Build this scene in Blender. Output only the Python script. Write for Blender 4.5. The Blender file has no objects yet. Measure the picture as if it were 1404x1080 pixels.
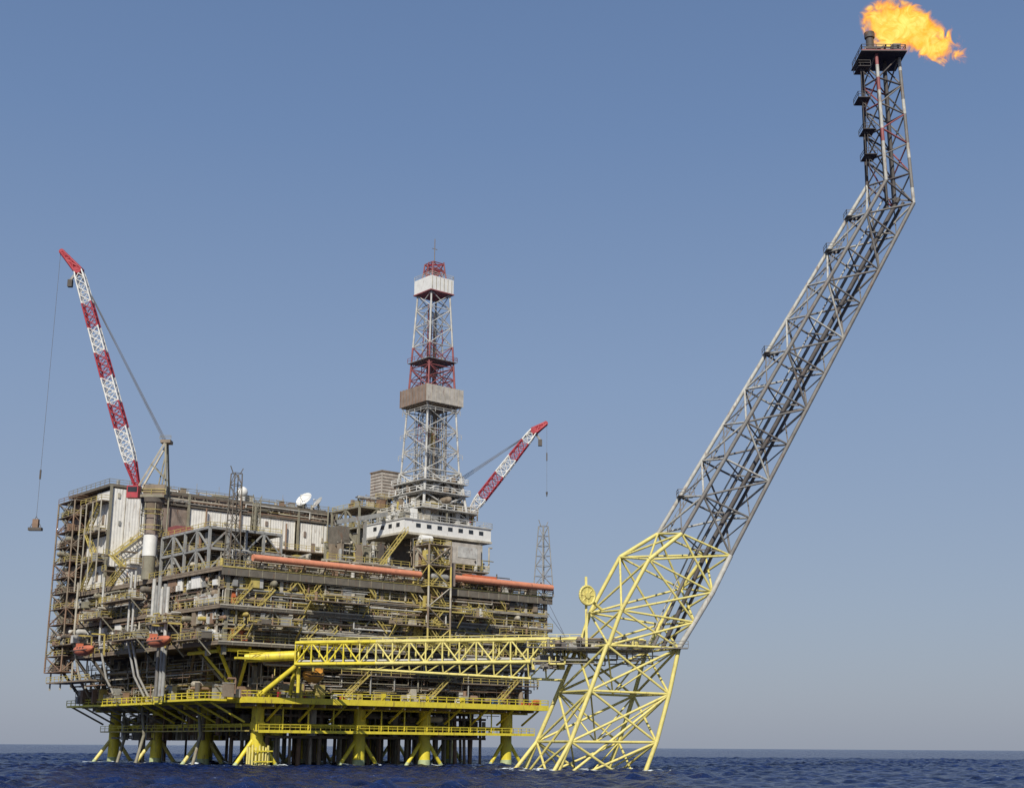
import bpy, math, random
import numpy as np
from mathutils import Vector, Matrix
R=random.Random(7)
scn=bpy.context.scene
A=math.radians(40); CA,SA=math.cos(A),math.sin(A)
OX,OY=-56.1,270.0
def L2W(s,t,z=0): return Vector((OX+CA*s-SA*t, OY+SA*s+CA*t, z))

# ---------------------------------------------------------------- materials
MATS={}
def mat(name,col,rough=.6,metal=0.,var=.35,rust=0.,scale=.6,rustcol=(.18,.095,.055)):
    m=bpy.data.materials.new(name); m.use_nodes=True; nt=m.node_tree; N=nt.nodes; L=nt.links
    b=N['Principled BSDF']; b.inputs['Roughness'].default_value=rough; b.inputs['Metallic'].default_value=metal
    tc=N.new('ShaderNodeTexCoord')
    n1=N.new('ShaderNodeTexNoise'); n1.inputs['Scale'].default_value=scale; n1.inputs['Detail'].default_value=6; n1.inputs['Roughness'].default_value=.65
    L.new(tc.outputs['Object'],n1.inputs['Vector'])
    r1=N.new('ShaderNodeValToRGB'); r1.color_ramp.elements[0].position=.3; r1.color_ramp.elements[1].position=.7
    d=tuple(c*(1-var) for c in col)+(1,); l=tuple(min(1,c*(1+var*.35)) for c in col)+(1,)
    r1.color_ramp.elements[0].color=d; r1.color_ramp.elements[1].color=l
    L.new(n1.outputs['Fac'],r1.inputs['Fac'])
    out=r1.outputs['Color']
    if rust>0:
        mp=N.new('ShaderNodeMapping'); mp.inputs['Scale'].default_value=(1.3,1.3,.28)
        L.new(tc.outputs['Object'],mp.inputs['Vector'])
        n2=N.new('ShaderNodeTexNoise'); n2.inputs['Scale'].default_value=1.1; n2.inputs['Detail'].default_value=8; n2.inputs['Roughness'].default_value=.7
        L.new(mp.outputs['Vector'],n2.inputs['Vector'])
        r2=N.new('ShaderNodeValToRGB'); r2.color_ramp.elements[0].position=.62-.25*rust; r2.color_ramp.elements[1].position=.74-.2*rust
        r2.color_ramp.elements[0].color=(0,0,0,1); r2.color_ramp.elements[1].color=(.85,.85,.85,1)
        L.new(n2.outputs['Fac'],r2.inputs['Fac'])
        mx=N.new('ShaderNodeMixRGB'); mx.inputs['Color2'].default_value=rustcol+(1,)
        L.new(r2.outputs['Color'],mx.inputs['Fac']); L.new(out,mx.inputs['Color1']); out=mx.outputs['Color']
    L.new(out,b.inputs['Base Color'])
    MATS[name]=m; return name
mat('yellow',(.76,.63,.05),.5,rust=.25,var=.2)
mat('pale_yellow',(.76,.66,.21),.5,rust=.22,var=.2)
mat('rail_yellow',(.56,.45,.13),.6,rust=.3)
mat('rust',(.28,.18,.12),.8,rust=.25)
mat('brown',(.27,.215,.155),.8,rust=.25)
mat('olive',(.28,.26,.19),.75,rust=.25)
mat('beige',(.50,.46,.37),.65,rust=.25)
mat('grey',(.33,.33,.31),.6,rust=.25)
mat('lightgrey',(.55,.54,.50),.6,rust=.2)
mat('white',(.80,.79,.74),.5,rust=.1,var=.12)
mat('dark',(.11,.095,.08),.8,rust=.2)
mat('dark_steel',(.165,.145,.115),.85,rust=.25)  # dark brownish steel, its own even tone with rust mottling
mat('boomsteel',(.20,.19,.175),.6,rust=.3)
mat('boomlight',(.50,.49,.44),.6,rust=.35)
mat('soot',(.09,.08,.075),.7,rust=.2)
mat('red',(.42,.035,.05),.5,rust=.1,var=.25)
mat('maroon',(.30,.09,.09),.6,rust=.2,var=.3)
mat('orange',(.62,.17,.07),.55,rust=.2,var=.2)
mat('salmon',(.70,.27,.15),.6,rust=.1,var=.2)
mat('boatorange',(.55,.17,.09),.5,var=.2)
mat('boatyellow',(.75,.36,.06),.5,var=.2)
mat('windwall',(.50,.46,.40),.7,rust=.2)
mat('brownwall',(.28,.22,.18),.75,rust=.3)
mat('green',(.45,.52,.28),.6,rust=.2)
mat('glass',(.03,.035,.04),.15)
mat('blue',(.08,.16,.3),.6)
mat('cable',(.12,.12,.13),.6)
def clad(name,col):
    mat(name,col,.55,rust=.3,var=.15,rustcol=(.42,.36,.29))
    m=MATS[name]; nt=m.node_tree; N=nt.nodes; L=nt.links
    tc=N.new('ShaderNodeTexCoord'); sp=N.new('ShaderNodeSeparateXYZ'); L.new(tc.outputs['Object'],sp.inputs[0])
    ad=N.new('ShaderNodeMath'); ad.operation='ADD'; L.new(sp.outputs[0],ad.inputs[0]); L.new(sp.outputs[1],ad.inputs[1])
    mu=N.new('ShaderNodeMath'); mu.operation='MULTIPLY'; mu.inputs[1].default_value=9; L.new(ad.outputs[0],mu.inputs[0])
    si=N.new('ShaderNodeMath'); si.operation='SINE'; L.new(mu.outputs[0],si.inputs[0])
    bp=N.new('ShaderNodeBump'); bp.inputs['Strength'].default_value=.35; bp.inputs['Distance'].default_value=.05
    L.new(si.outputs[0],bp.inputs['Height']); L.new(bp.outputs[0],N['Principled BSDF'].inputs['Normal'])
clad('cladding',(.82,.80,.74))

# ---------------------------------------------------------------- mesh builder
class MB:
    def __init__(s): s.v=[];s.f=[];s.m=[];s.sm=[];s.u=[]
    def mi(s,n):
        if n not in s.u: s.u.append(n)
        return s.u.index(n)
    def add(s,vs,fs,m,smooth=False):
        b=len(s.v); s.v+= [tuple(v) for v in vs]; k=s.mi(m)
        for f in fs: s.f.append(tuple(b+i for i in f)); s.m.append(k); s.sm.append(smooth)
    def box(s,a,b,m):
        x0,y0,z0=a;x1,y1,z1=b
        s.add([(x0,y0,z0),(x1,y0,z0),(x1,y1,z0),(x0,y1,z0),(x0,y0,z1),(x1,y0,z1),(x1,y1,z1),(x0,y1,z1)],
              [(0,3,2,1),(4,5,6,7),(0,1,5,4),(1,2,6,5),(2,3,7,6),(3,0,4,7)],m)
    def tube(s,p,q,r,m,n=6,r2=None,caps=False):
        p=Vector(p);q=Vector(q); d=q-p
        if d.length<1e-5: return
        r2=r if r2 is None else r2
        d.normalize(); up=Vector((0,0,1)) if abs(d.z)<.9 else Vector((1,0,0))
        a=d.cross(up).normalized(); b=d.cross(a)
        vs=[]
        for c,rr in ((p,r),(q,r2)):
            for i in range(n):
                t=2*math.pi*(i+.5)/n; vs.append(c+a*(rr*math.cos(t))+b*(rr*math.sin(t)))
        s.add(vs,[(i,(i+1)%n,n+(i+1)%n,n+i) for i in range(n)],m,n>4)
        if caps or n>=8: s.add(vs,[tuple(range(n))[::-1],tuple(range(n,2*n))],m)
    def bar(s,p,q,w,m): s.tube(p,q,w*.707,m,4)
    def path(s,pts,r,m,n=6):
        for a,b in zip(pts[:-1],pts[1:]): s.tube(a,b,r,m,n)
    def rail(s,pts,z,m='rail_yellow',h=1.15,step=2.4,w=.10):
        for (a,b) in zip(pts[:-1],pts[1:]):
            a=Vector((a[0],a[1],z)); b=Vector((b[0],b[1],z)); L=(b-a).length; n=max(1,int(L/step))
            for k in (h,h*.52): s.bar(a+Vector((0,0,k)),b+Vector((0,0,k)),w,m)
            for i in range(n+1):
                c=a.lerp(b,i/n); s.bar(c,c+Vector((0,0,h)),w,m)
    def sphere(s,c,r,m,n=12,sc=(1,1,1),zmin=-1):
        vs=[];fs=[]; k=n//2
        for i in range(k+1):
            ph=math.pi*i/k
            for j in range(n):
                th=2*math.pi*j/n
                vs.append((c[0]+r*sc[0]*math.sin(ph)*math.cos(th),c[1]+r*sc[1]*math.sin(ph)*math.sin(th),c[2]+r*sc[2]*max(zmin,math.cos(ph))))
        for i in range(k):
            for j in range(n): fs.append((i*n+j,(i+1)*n+j,(i+1)*n+(j+1)%n,i*n+(j+1)%n))
        s.add(vs,fs,m,True)
    def stair(s,a,b,w,m='rail_yellow',steps=10):
        a=Vector(a);b=Vector(b); d=(b-a); side=Vector((-d.y,d.x,0)).normalized()*w/2
        for sg in (-1,1):
            s.bar(a+side*sg,b+side*sg,.22,m)
            s.bar(a+side*sg+Vector((0,0,1)),b+side*sg+Vector((0,0,1)),.1,m)
            for i in range(0,steps+1,3):
                c=a.lerp(b,i/steps)+side*sg; s.bar(c,c+Vector((0,0,1)),.09,m)
        for i in range(steps):
            c=a.lerp(b,(i+.5)/steps); s.bar(c-side,c+side,.16,m)
    def lattice(s,st,cr,br,mf,x=True,n=6):
        k=len(st[0])
        for i in range(len(st)):
            m=mf(min(i,len(st)-2))
            for j in range(k): s.tube(st[i][j],st[i][(j+1)%k],br,m,n)
            if i==len(st)-1: break
            for j in range(k):
                s.tube(st[i][j],st[i+1][j],cr,m,n)
                j2=(j+1)%k
                if x or (i+j)%2==0: s.tube(st[i][j],st[i+1][j2],br,m,n)
                if x or (i+j)%2==1: s.tube(st[i][j2],st[i+1][j],br,m,n)
    def obj(s,name,parent=None,base=(0,0,0),world=False):
        b=Vector(base)
        me=bpy.data.meshes.new(name); me.from_pydata([tuple(Vector(v)-b) for v in s.v],[],s.f)
        for n in s.u: me.materials.append(MATS[n])
        me.polygons.foreach_set('material_index',s.m); me.polygons.foreach_set('use_smooth',s.sm); me.update()
        o=bpy.data.objects.new(name,me); scn.collection.objects.link(o)
        if parent: o.parent=parent
        elif world: o.location=b
        else: o.location=L2W(*base); o.rotation_euler=(0,0,A)
        return o
def empty(name,base=(0,0,0),world=False):
    e=bpy.data.objects.new(name,None); scn.collection.objects.link(e)
    if world: e.location=base
    else: e.location=L2W(*base); e.rotation_euler=(0,0,A)
    return e
def sq(cx,cy,z,h,h2=None):
    h2=h if h2 is None else h2
    return [(cx-h,cy-h2,z),(cx+h,cy-h2,z),(cx+h,cy+h2,z),(cx-h,cy+h2,z)]
PAL=['rust','brown','olive','beige','grey','lightgrey','brown','rust','olive','beige','rail_yellow','dark','dark_steel','beige','grey','lightgrey']
def rc(): return R.choice(PAL)
def clutter(mb,s0,s1,t0,t1,z,h,n,pal=None):
    for _ in range(n):
        m=R.choice(pal) if pal else rc()
        s=R.uniform(s0,s1);t=R.uniform(t0,t1); k=R.random()
        if k<.3:
            a,b,c=R.uniform(.6,2.4),R.uniform(.5,1.8),R.uniform(.3,.95)*h
            mb.box((s-a/2,t-b/2,z+.02),(s+a/2,t+b/2,z+c),m)
            if R.random()<.5: mb.box((s-a/2-.1,t-b/2-.1,z+c),(s+a/2+.1,t+b/2+.1,z+c+.15),rc())
        elif k<.42:
            r=R.uniform(.3,.8)*min(1,h/3.5); l=R.uniform(2,5); zz=z+r+R.uniform(.3,max(.31,h-2*r))
            al=R.random()<.7; d=Vector((l/2,0,0)) if al else Vector((0,l/2,0)); c=Vector((s,t,zz))
            mb.tube(c-d,c+d,r,m,12); mb.sphere(c-d,r*.98,m,10); mb.sphere(c+d,r*.98,m,10)
            for q in(-.6,.6): mb.bar((c+d*q)-Vector((0,0,zz-z)),c+d*q,.25,rc())
        elif k<.6:
            r=R.uniform(.15,.6); mb.tube((s,t,z),(s,t,z+h*R.uniform(.5,.95)),r,m,10)
        else:
            r=R.uniform(.06,.22); p=Vector((s,t,z+R.uniform(0,h))); pts=[p]
            for i in range(R.randint(3,6)):
                ax=R.choice([0,0,1,2,2]); q=pts[-1].copy()
                if ax==0: q.x=min(s1,max(s0,q.x+R.uniform(-7,7)))
                elif ax==1: q.y=min(t1,max(t0,q.y+R.uniform(-3,3)))
                else: q.z=R.uniform(z+.1,z+h)
                pts.append(q)
            mb.path(pts,r,m,6)
def hpipes(mb,s0,s1,t0,t1,z0,z1,n,axis=0,rr=(.05,.19)):
    L=s1-s0 if axis==0 else t1-t0
    for _ in range(n):
        a=R.uniform(0,L*.8); b=min(L,a+R.uniform(L*.05,L*.45)); z=R.uniform(z0,z1); r=R.uniform(*rr); m=rc()
        if axis==0:
            t=R.uniform(t0,t1); p=(s0+a,t,z);q=(s0+b,t,z)
        else:
            s=R.uniform(s0,s1); p=(s,t0+a,z);q=(s,t0+b,z)
        mb.tube(p,q,r,m,6)
        for e in (p,q):
            if R.random()<.6: mb.tube(e,(e[0],e[1],R.uniform(z0,z1)),r,m,6)
TB=79

# ================================================================= PLATFORM
plat=empty('oil_platform')
j=MB()
legS=[14,38.5,55.6,78.8]; legT=[8,30,52,74]
for a,s in enumerate(legS):
    for b,t in enumerate(legT):
        j.tube((s,t,-4),(s,t,1.2),1.33,'green',18)
        j.tube((s,t,1.2),(s,t,13),1.28,'yellow',18)
        j.tube((s,t,7.0),(s,t,8.6),1.5,'yellow',18); j.tube((s,t,11.5),(s,t,13),1.75,'yellow',18,r2=1.35)
        for sg in(-1,1):
            j.tube((s,t,6.2),(s+sg*7,t,-3),.42,'yellow' if b==0 else 'pale_yellow',12)
            j.tube((s+sg*4.3,t,.53),(s+sg*7,t,-3),.45,'green',12)
for t in legT:
    j.tube((14,t,8),(78.8,t,8),.35,'yellow',10)
for s in legS: j.tube((s,8,8),(s,74,8),.35,'yellow',10)
for a,b in zip(legS[:-1],legS[1:]):
    for t in legT[1:]: j.tube((a,t,8),((a+b)/2,t,13),.3,'pale_yellow',8); j.tube((b,t,8),((a+b)/2,t,13),.3,'pale_yellow',8)
for t in (5.0,):
    j.box((12,t-.9,6.7),(84,t+.9,6.95),'rail_yellow'); j.rail([(12,t-.9),(84,t-.9)],6.95,'yellow'); j.rail([(12,t+.9),(84,t+.9)],6.95,'yellow')
    j.box((12,t-1.05,6.45),(84,t-.9,7.0),'yellow')
for s in np.arange(12,84,6.): j.bar((s,5,6.7),(s,5,12.5),.22,'yellow'); j.bar((s,5,6.7),(s+1.5,8,8),.2,'yellow')
j.box((10.4,8,6.7),(12.2,74,6.95),'rail_yellow'); j.rail([(10.4,8),(10.4,74)],6.95,'yellow')
for k in range(11):
    a=math.pi*(1.0+.1*k); x=14+2.3*math.cos(a); y=8+2.1*math.sin(a)-.6
    j.tube((x,y,-2),(x,y,3.6+R.uniform(0,.8)),.2,'pale_yellow',8)
for z in(.8,2.8): j.box((11.9,5.0,z),(16.1,5.2,z+.25),'yellow')
for x,y in((9,24),(7,46),(12,66)):
    j.path([(x,y,13),(x+1,y,6),(x-2,y-2,-2)],.35,'olive',8)
j.obj('jacket',plat)
c=MB()
for s in np.arange(20,77,2.55):
    for t in (14,18.5,24,29):
        if R.random()<.82:
            m=R.choice(['rust','brown','brown','rust','olive','dark_steel','beige'])
            c.tube((s+R.uniform(-.3,.3),t+R.uniform(-.5,.5),-3),(s+R.uniform(-.1,.1),t,13),R.uniform(.28,.48),m,8)
for s in np.arange(14,78,5.5):
    for t in (38,60,70):
        if R.random()<.7: c.tube((s,t,-3),(s,t,13),R.uniform(.25,.5),rc(),8)
for z in (5.5,9.8): 
    for t in(14,24,29): c.box((19,t-.9,z),(77,t-.6,z+.5),'brown')
clutter(c,14,80,10,40,6,6,170,['rust','brown','dark_steel','olive','yellow','beige'])
clutter(c,12,30,20,74,5,7,120,['rust','brown','dark_steel','yellow','olive','lightgrey'])
c.obj('conductors',plat)

d=MB()
d.box((8,2,12.55),(86,TB,13.0),'brown')
d.box((7.7,1.7,12.1),(86.3,2.0,13.25),'yellow'); d.box((7.7,2.003,12.1),(8.0,TB,13.25),'yellow'); d.box((86,2.003,12.1),(86.3,TB,13.25),'yellow')
for s in np.arange(10,86,4): d.box((s-.15,2.1,11.5),(s+.15,TB-1,12.5),'brown')
for t in legT: d.box((9,t-.4,11.2),(85,t+.4,12.48),'yellow')
d.rail([(7.8,TB),(7.8,1.8),(86.2,1.8),(86.2,30)],13.25,'yellow',w=.14)
d.box((1,6,12.4),(7.6,28,12.8),'yellow'); d.rail([(7.5,6),(1,6),(1,28)],12.8,'yellow',w=.14)
d.box((3,28.003,12.2),(7.6,TB-2,12.6),'yellow'); d.rail([(3,28),(3,TB-2)],12.6,'yellow',w=.14)
for t in np.arange(8,78,6): d.bar((3,t,12.3),(11,t,8.5),.35,'yellow' if t<40 else 'olive')
for s in np.arange(16,84,7.5): d.bar((s,2.2,12),(s,8,8.8),.35,'yellow')
clutter(d,4,80,3,9,13.1,4,90); clutter(d,2,8,8,76,12.9,3.5,70)
clutter(d,9,14,8,76,13,9,120)
for i in range(40):
    s=R.uniform(9,84); d.box((s,2.4,13.3),(s+R.uniform(.4,1.3),3.3,13.3+R.uniform(.5,1.5)),R.choice(['orange','yellow','white','blue','rail_yellow','grey','red','beige']))
d.obj('cellar_deck',plat)

e=MB()
cols=[2,14,26,38.5,47,55.6,67,78.8,85]
for s in cols:
    for t in (1.5,8,30,52,74,78):
        e.bar((s,t,13.2 if s>8 and t>2 else 21),(s,t,38),.75,R.choice(['brown','olive','beige','dark_steel']))
for a,b in zip(cols[1:-1],cols[2:]):
    e.bar((a,8,13.2),(b,8,23),.45,R.choice(['pale_yellow','olive','brown'])); 
    e.bar((b,8,13.2),((a+b)/2,8,18),.35,'brown')
for a,b in zip((8,30,52),(30,52,74)):
    e.bar((9,a,13.2),(5,(a+b)/2,23),.5,'olive'); e.bar((9,b,13.2),(5,(a+b)/2,23),.5,'brown')
for s,t in ((2,4),(2,12),(8,2)):
    e.bar((9,8,14),(s,t,22.8),.5,'yellow')
e.tube((3,2,22),(14,2,22),.35,'yellow',10); e.tube((2,4,21.8),(2,16,21.8),.35,'yellow',10)
e.box((4,-.5,20.2),(12,.8,20.6),'yellow'); e.rail([(4,-.5),(12,-.5)],20.6,'yellow')
hpipes(e,9,84,3,9,14,23,150); hpipes(e,9,84,3,6,19,23,60,rr=(.1,.3)); clutter(e,12,84,9,15,13.2,9,150)
e.box((12,16,13.1),(84,16.4,23.4),'dark_steel'); e.box((14,16.5,13.1),(14.4,TB-1,23.4),'dark_steel')
hpipes(e,4,10,8,TB-2,14,23,90,axis=1)
for s in (31,52.5,72): e.stair((s,3,13.3),(s+6,3,18.5),1.2)
e.box((30,2.6,18.2),(60,5,18.4),'brown'); e.rail([(30,2.6),(60,2.6)],18.4)
e.box((62,2.6,17.4),(84,5,17.6),'brown'); e.rail([(62,2.6),(84,2.6)],17.6)
e.obj('cellar_structure',plat)

f=MB()
levels=[23.6,27.0,30.6,34.2,38.0]
for i,z in enumerate(levels):
    big=i in(0,2,4)
    t0=0 if big else 1.2
    f.box((t0,t0,z-.35),(86-t0,TB-t0,z),'brown')
    gm='dark_steel'
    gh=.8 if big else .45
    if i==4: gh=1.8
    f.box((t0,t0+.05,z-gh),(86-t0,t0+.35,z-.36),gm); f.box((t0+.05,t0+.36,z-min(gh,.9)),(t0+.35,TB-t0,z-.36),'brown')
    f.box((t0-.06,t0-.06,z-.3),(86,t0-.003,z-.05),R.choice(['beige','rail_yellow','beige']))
    f.rail([(t0,TB),(t0,t0),(86-t0,t0),(86-t0,20)],z)
    if big:
        for s in np.arange(3,86,2.9): f.box((s,t0-.02,z-gh),(s+.15,t0+.05,z-.36),'olive')
for z0,z1 in zip(levels[:-1],levels[1:]):
    h=z1-z0
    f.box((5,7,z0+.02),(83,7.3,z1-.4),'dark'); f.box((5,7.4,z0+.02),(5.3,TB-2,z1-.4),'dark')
    hpipes(f,1,85,.5,3.2,z0+.5,z1-.4,95); hpipes(f,1,85,.3,1.2,z1-1.2,z1-.5,40,rr=(.05,.12))
    clutter(f,1.5,84,1.2,6.2,z0,h-.5,170)
    hpipes(f,.4,3,2,TB-2,z0+.5,z1-.4,60,axis=1); clutter(f,.8,4.5,2,TB-2,z0,h-.5,140)
    for s in np.arange(4,85,4.05): f.bar((s,1.0,z0),(s,1.0,z1-.4),R.choice([.2,.3,.3]),R.choice(['beige','brown','olive','rust']))
    for t in np.arange(3,78,4.4): f.bar((1,t,z0),(1,t,z1-.4),.28,R.choice(['beige','brown','olive','rust']))
    for k in range(7):
        s=R.uniform(2,80); f.stair((s,.9,z0),(s+R.choice([-3.4,3.4]),.9,z1),1)
    for k in range(16):
        s=R.uniform(2,80); w=R.uniform(1,3); f.box((s,1.6,z0+.3),(s+w,2.4,z0+R.uniform(1.2,2.8)),R.choice(['beige','lightgrey','white','orange','rust','grey','rail_yellow']))
    for k in range(13):
        t=R.uniform(2,74); w=R.uniform(1,4); f.box((.6,t,z0+.3),(1.4,t+w,z0+R.uniform(1.2,2.8)),R.choice(['beige','lightgrey','white','rust','grey','white','cladding']))
for a in range(6,80,12):
    f.bar((a,.8,24),(a+6,.8,30),.3,'olive'); f.bar((a+12,.8,24),(a+6,.8,30),.3,'olive')
for (s0,s1,z) in ((6,17,27),(19,33,32.5),(40,52,29),(58,66,31.8),(70,82,28.6),(44,56,24.6)):
    f.box((s0,-2.4,z-.2),(s1,-.1,z),'brown'); f.rail([(s0,-.1),(s0,-2.4),(s1,-2.4),(s1,-.1)],z)
    clutter(f,s0,s1,-2,-.3,z,2.2,8)
    for s in (s0,s1): f.bar((s,-2.3,z-.2),(s,0,z-2.6),.25,'rail_yellow')
for (t0,t1,z) in ((3,14,24),(16,26,28),(30,44,25.5),(48,60,31),(62,75,26),(34,50,34)):
    f.box((-3,t0,z-.2),(-.1,t1,z),'brown'); f.rail([(-.1,t0),(-3,t0),(-3,t1),(-.1,t1)],z)
    clutter(f,-2.6,-.3,t0,t1,z,2.4,16)
    for t in (t0,t1): f.bar((-2.9,t,z-.2),(0,t,z-3),.25,'olive')
for i,t in enumerate(np.arange(19.5,27,1.3)): f.tube((-1.6,t,25+R.uniform(-2,2)),(-1.6,t,37+R.uniform(-2,2)),.4,R.choice(['lightgrey','grey','grey']),10)
for i,t in enumerate((21,22.3,24)): f.tube((-.6,t,13.5),(-.6,t,25),.4,R.choice(['grey','boomsteel']),10)
for t in (36,38,52,66): f.path([(-1.2,t,40),(-1.2,t,26),(1.5,t+1,18),(4,t+1,14)],.26,R.choice(['lightgrey','beige','beige']),8)
for t in (58,66,72,78): f.bar((0,t,22.5),(8,t,13),.55,'dark_steel'); f.bar((-1,t,22),(-1,t,16),.3,'beige')
f.box((-2,54,17.5),(3,TB-1,17.8),'brown'); f.rail([(-2,54),(-2,TB-1)],17.8)
f.obj('main_deck_modules',plat)

g=MB()
clutter(g,2,84,2,20,38,4.0,260); clutter(g,22,50,20,42,38,6,130); hpipes(g,2,84,1,8,39,41.5,60); hpipes(g,22,52,18,42,39,45,70)
def frame(mb,s0,s1,t0,t1,zs,ns,nt,m='dark_steel',w=.5,floor=True,rail=True):
    for i in range(ns+1):
        s=s0+(s1-s0)*i/ns
        for t in (t0,t1): mb.bar((s,t,zs[0]),(s,t,zs[-1]),w,m)
    for i in range(1,nt):
        t=t0+(t1-t0)*i/nt
        for s in (s0,s1): mb.bar((s,t,zs[0]),(s,t,zs[-1]),w,m)
    for z in zs[1:]:
        for t in(t0,t1): mb.bar((s0,t,z),(s1,t,z),w,m)
        for s in(s0,s1): mb.bar((s,t0,z),(s,t1,z),w,m)
        if floor: mb.box((s0+.1,t0+.1,z-.2),(s1-.1,t1-.1,z-.02),'brown')
        if rail: mb.rail([(s0,t1),(s0,t0),(s1,t0)],z)
    for a,b in zip(zs[:-1],zs[1:]):
        for i in range(ns):
            p=s0+(s1-s0)*i/ns;q=s0+(s1-s0)*(i+1)/ns
            if (i%2): p,q=q,p
            mb.bar((p,t0,a),(q,t0,b),w*.6,m)
        for i in range(nt):
            p=t0+(t1-t0)*i/nt;q=t0+(t1-t0)*(i+1)/nt
            if (i%2): p,q=q,p
            mb.bar((s0,p,a),(s0,q,b),w*.6,m)
frame(g,1.5,18,9,30,[38,42.4,46.6],4,4,'grey')
clutter(g,2,18,10,29,38.1,3.8,80); clutter(g,2,18,10,29,42.5,3.8,80); clutter(g,8,18,12,29,46.7,2,24)
frame(g,8,30,36,54,[38,42,46],5,4); clutter(g,8,30,37,54,42,3.8,70); clutter(g,2,30,37,54,38,3.8,70)
g.box((6,11,38.1),(17,28,42),'dark'); g.box((9,38,38.1),(58,54,45.5),'dark_steel')
g.box((2,46,38.1),(7.9,53.9,42.6),'cladding'); g.box((1.8,45.8,42.6),(8,54.1,42.9),'beige'); g.rail([(1.9,54),(1.9,45.9),(8,45.9)],42.9)
frame(g,30,62,44,55,[38,42,46],7,2,'olive',.45); clutter(g,30,62,44,47,42,3.8,70)
clutter(g,20,62,44,53,46.1,2.2,80)
for k,(s,t) in enumerate(((27,46),(30.5,46),(44,46))): g.box((s,t,46.1),(s+2.8,t+2.2,48.6),'red' if k<2 else 'rail_yellow')
g.tube((6,-.9,39.9),(47,-.9,39.9),.68,'salmon',12,caps=True); g.tube((56,-.9,39.9),(85,-.9,39.9),.72,'salmon',12,caps=True)
for s in range(8,85,5): g.bar((s,-.9,39.4),(s,.2,37.8),.22,'brown')
g.box((60,-.1,39.6),(69,1.1,41.2),'orange'); g.box((3,27,47.2),(7,31,49.2),'maroon')
g.rail([(24,20),(60,20)],42.5); g.box((24,20,42.1),(60,22,42.4),'rail_yellow'); g.box((30,10,42.6),(52,12,42.9),'beige'); g.rail([(30,10),(52,10)],42.9)
for s in (24,30,36,42,48,54): g.bar((s,20,38),(s,20,42.1),.3,'olive'); g.bar((s,10,38),(s,10,42.6),.3,'beige')
for s in (26,27.6,46,49): g.path([(s,14,38),(s,14,R.uniform(42,46)),(s+R.uniform(2,5),18,R.uniform(42,45))],.35,R.choice(['lightgrey','beige']),10)
g.obj('top_deck_equipment',plat)

h=MB()
h.box((1.5,58,38.1),(60,TB-1,61),'brown')
for z in (44,50.8,58): h.box((0,56,z-.4),(61.5,TB,z),'dark_steel')
h.box((0,55.7,61.3),(61.5,TB,61.9),'dark_steel')
h.rail([(0,TB),(0,56),(61.5,56),(61.5,70)],61.9,'olive')
h.box((9.4,55.6,58.5),(61.4,55.95,61.29),'brownwall'); h.box((11.4,55.4,46),(19.5,55.9,58.3),'brownwall')
for (s0,s1,z0,z1) in ((0.2,11.2,43,60.8),(20.2,36.4,50.99,58.3),(38.4,49.0,50.99,58.4),(50.4,60.8,50.99,58.2)):
    h.box((s0,55.2,z0),(s1,55.59,z1),'cladding')
    for s in np.arange(s0,s1+.1,(s1-s0)/max(2,round((s1-s0)/4))): h.box((s-.06,55.09,z0),(s+.06,55.19,z1),'beige')
    for k in range(3):
        s=R.uniform(s0+.5,s1-1.5); z=R.uniform(z0+.5,z1-2); h.box((s,54.95,z),(s+R.uniform(.5,1.2),55.19,z+R.uniform(.5,1.4)),R.choice(['grey','brownwall','beige']))
for (s0,s1) in ((22,25),(31,32.5),(41,44),(54,56.5)): h.box((s0,55.12,51.1),(s0+1.1,55.19,53.3),'brownwall')
h.box((12,55.05,50.6),(61,55.9,50.95),'rust'); 
for s in np.arange(9.5,61,3.2):
    h.bar((s,55.0,58.8),(s+1.6,55.0,61.3),.25,'dark_steel'); h.bar((s+3.2,55.0,58.8),(s+1.6,55.0,61.3),.25,'dark_steel')
h.bar((9.5,55,58.7),(61,55,58.7),.4,'dark_steel'); h.bar((9.5,55,61.3),(61,55,61.3),.4,'dark_steel')
for s in (0.1,11.4,19.6,37.4,49.7,61): h.bar((s,54.8,38),(s,54.8,61.5),.5,'olive')
hpipes(h,10,60,54.6,55,58.9,61,24); clutter(h,2,60,58,TB-3,61.9,2.2,110,['brown','olive','rust','lightgrey','grey','beige','white'])
h.rail([(12,53),(61,53)],51); h.box((12,53,50.6),(61,55.04,50.85),'brown')
for s in (14,24,33,46,58): h.tube((s,54.2,46),(s,54.2,R.uniform(57,64)),.2,R.choice(['grey','olive','rust']),8)
for s in range(12,60,6): h.tube((s,60,62),(s,60,R.uniform(63.5,66)),.06,'grey',5)
for (t0,t1,z0,z1) in ((57,64,51.5,60.6),(64.2,67.5,51,57),(57,67.5,44.4,50),(58,67.5,38.5,43.4)):
    h.box((.8,t0,z0),(1.5,t1,z1),'cladding')
for z in (44.2,51,58):
    h.box((-1.6,56,z-.2),(.79,67.5,z),'brown'); h.rail([(.7,56),(-1.6,56),(-1.6,67.5)],z)
for k,z in enumerate((38,44.4,51)):
    a,b=(58,64) if k%2 else (64,58); h.stair((-1.0,a,z),(-1.0,b,z+6.4),1.0)
for t in (56,60.5,64,67): h.bar((-1.6,t,38),(-1.6,t,58),.22,'beige')
for (t,z) in ((59,53),(62,46),(65,55),(60,40)): h.box((.6,t,z),(.78,t+1,z+2),'brown')
clutter(h,-1.3,.6,57,67,44.2,2.0,8); clutter(h,-1.3,.6,57,67,51,2.0,6)
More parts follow.
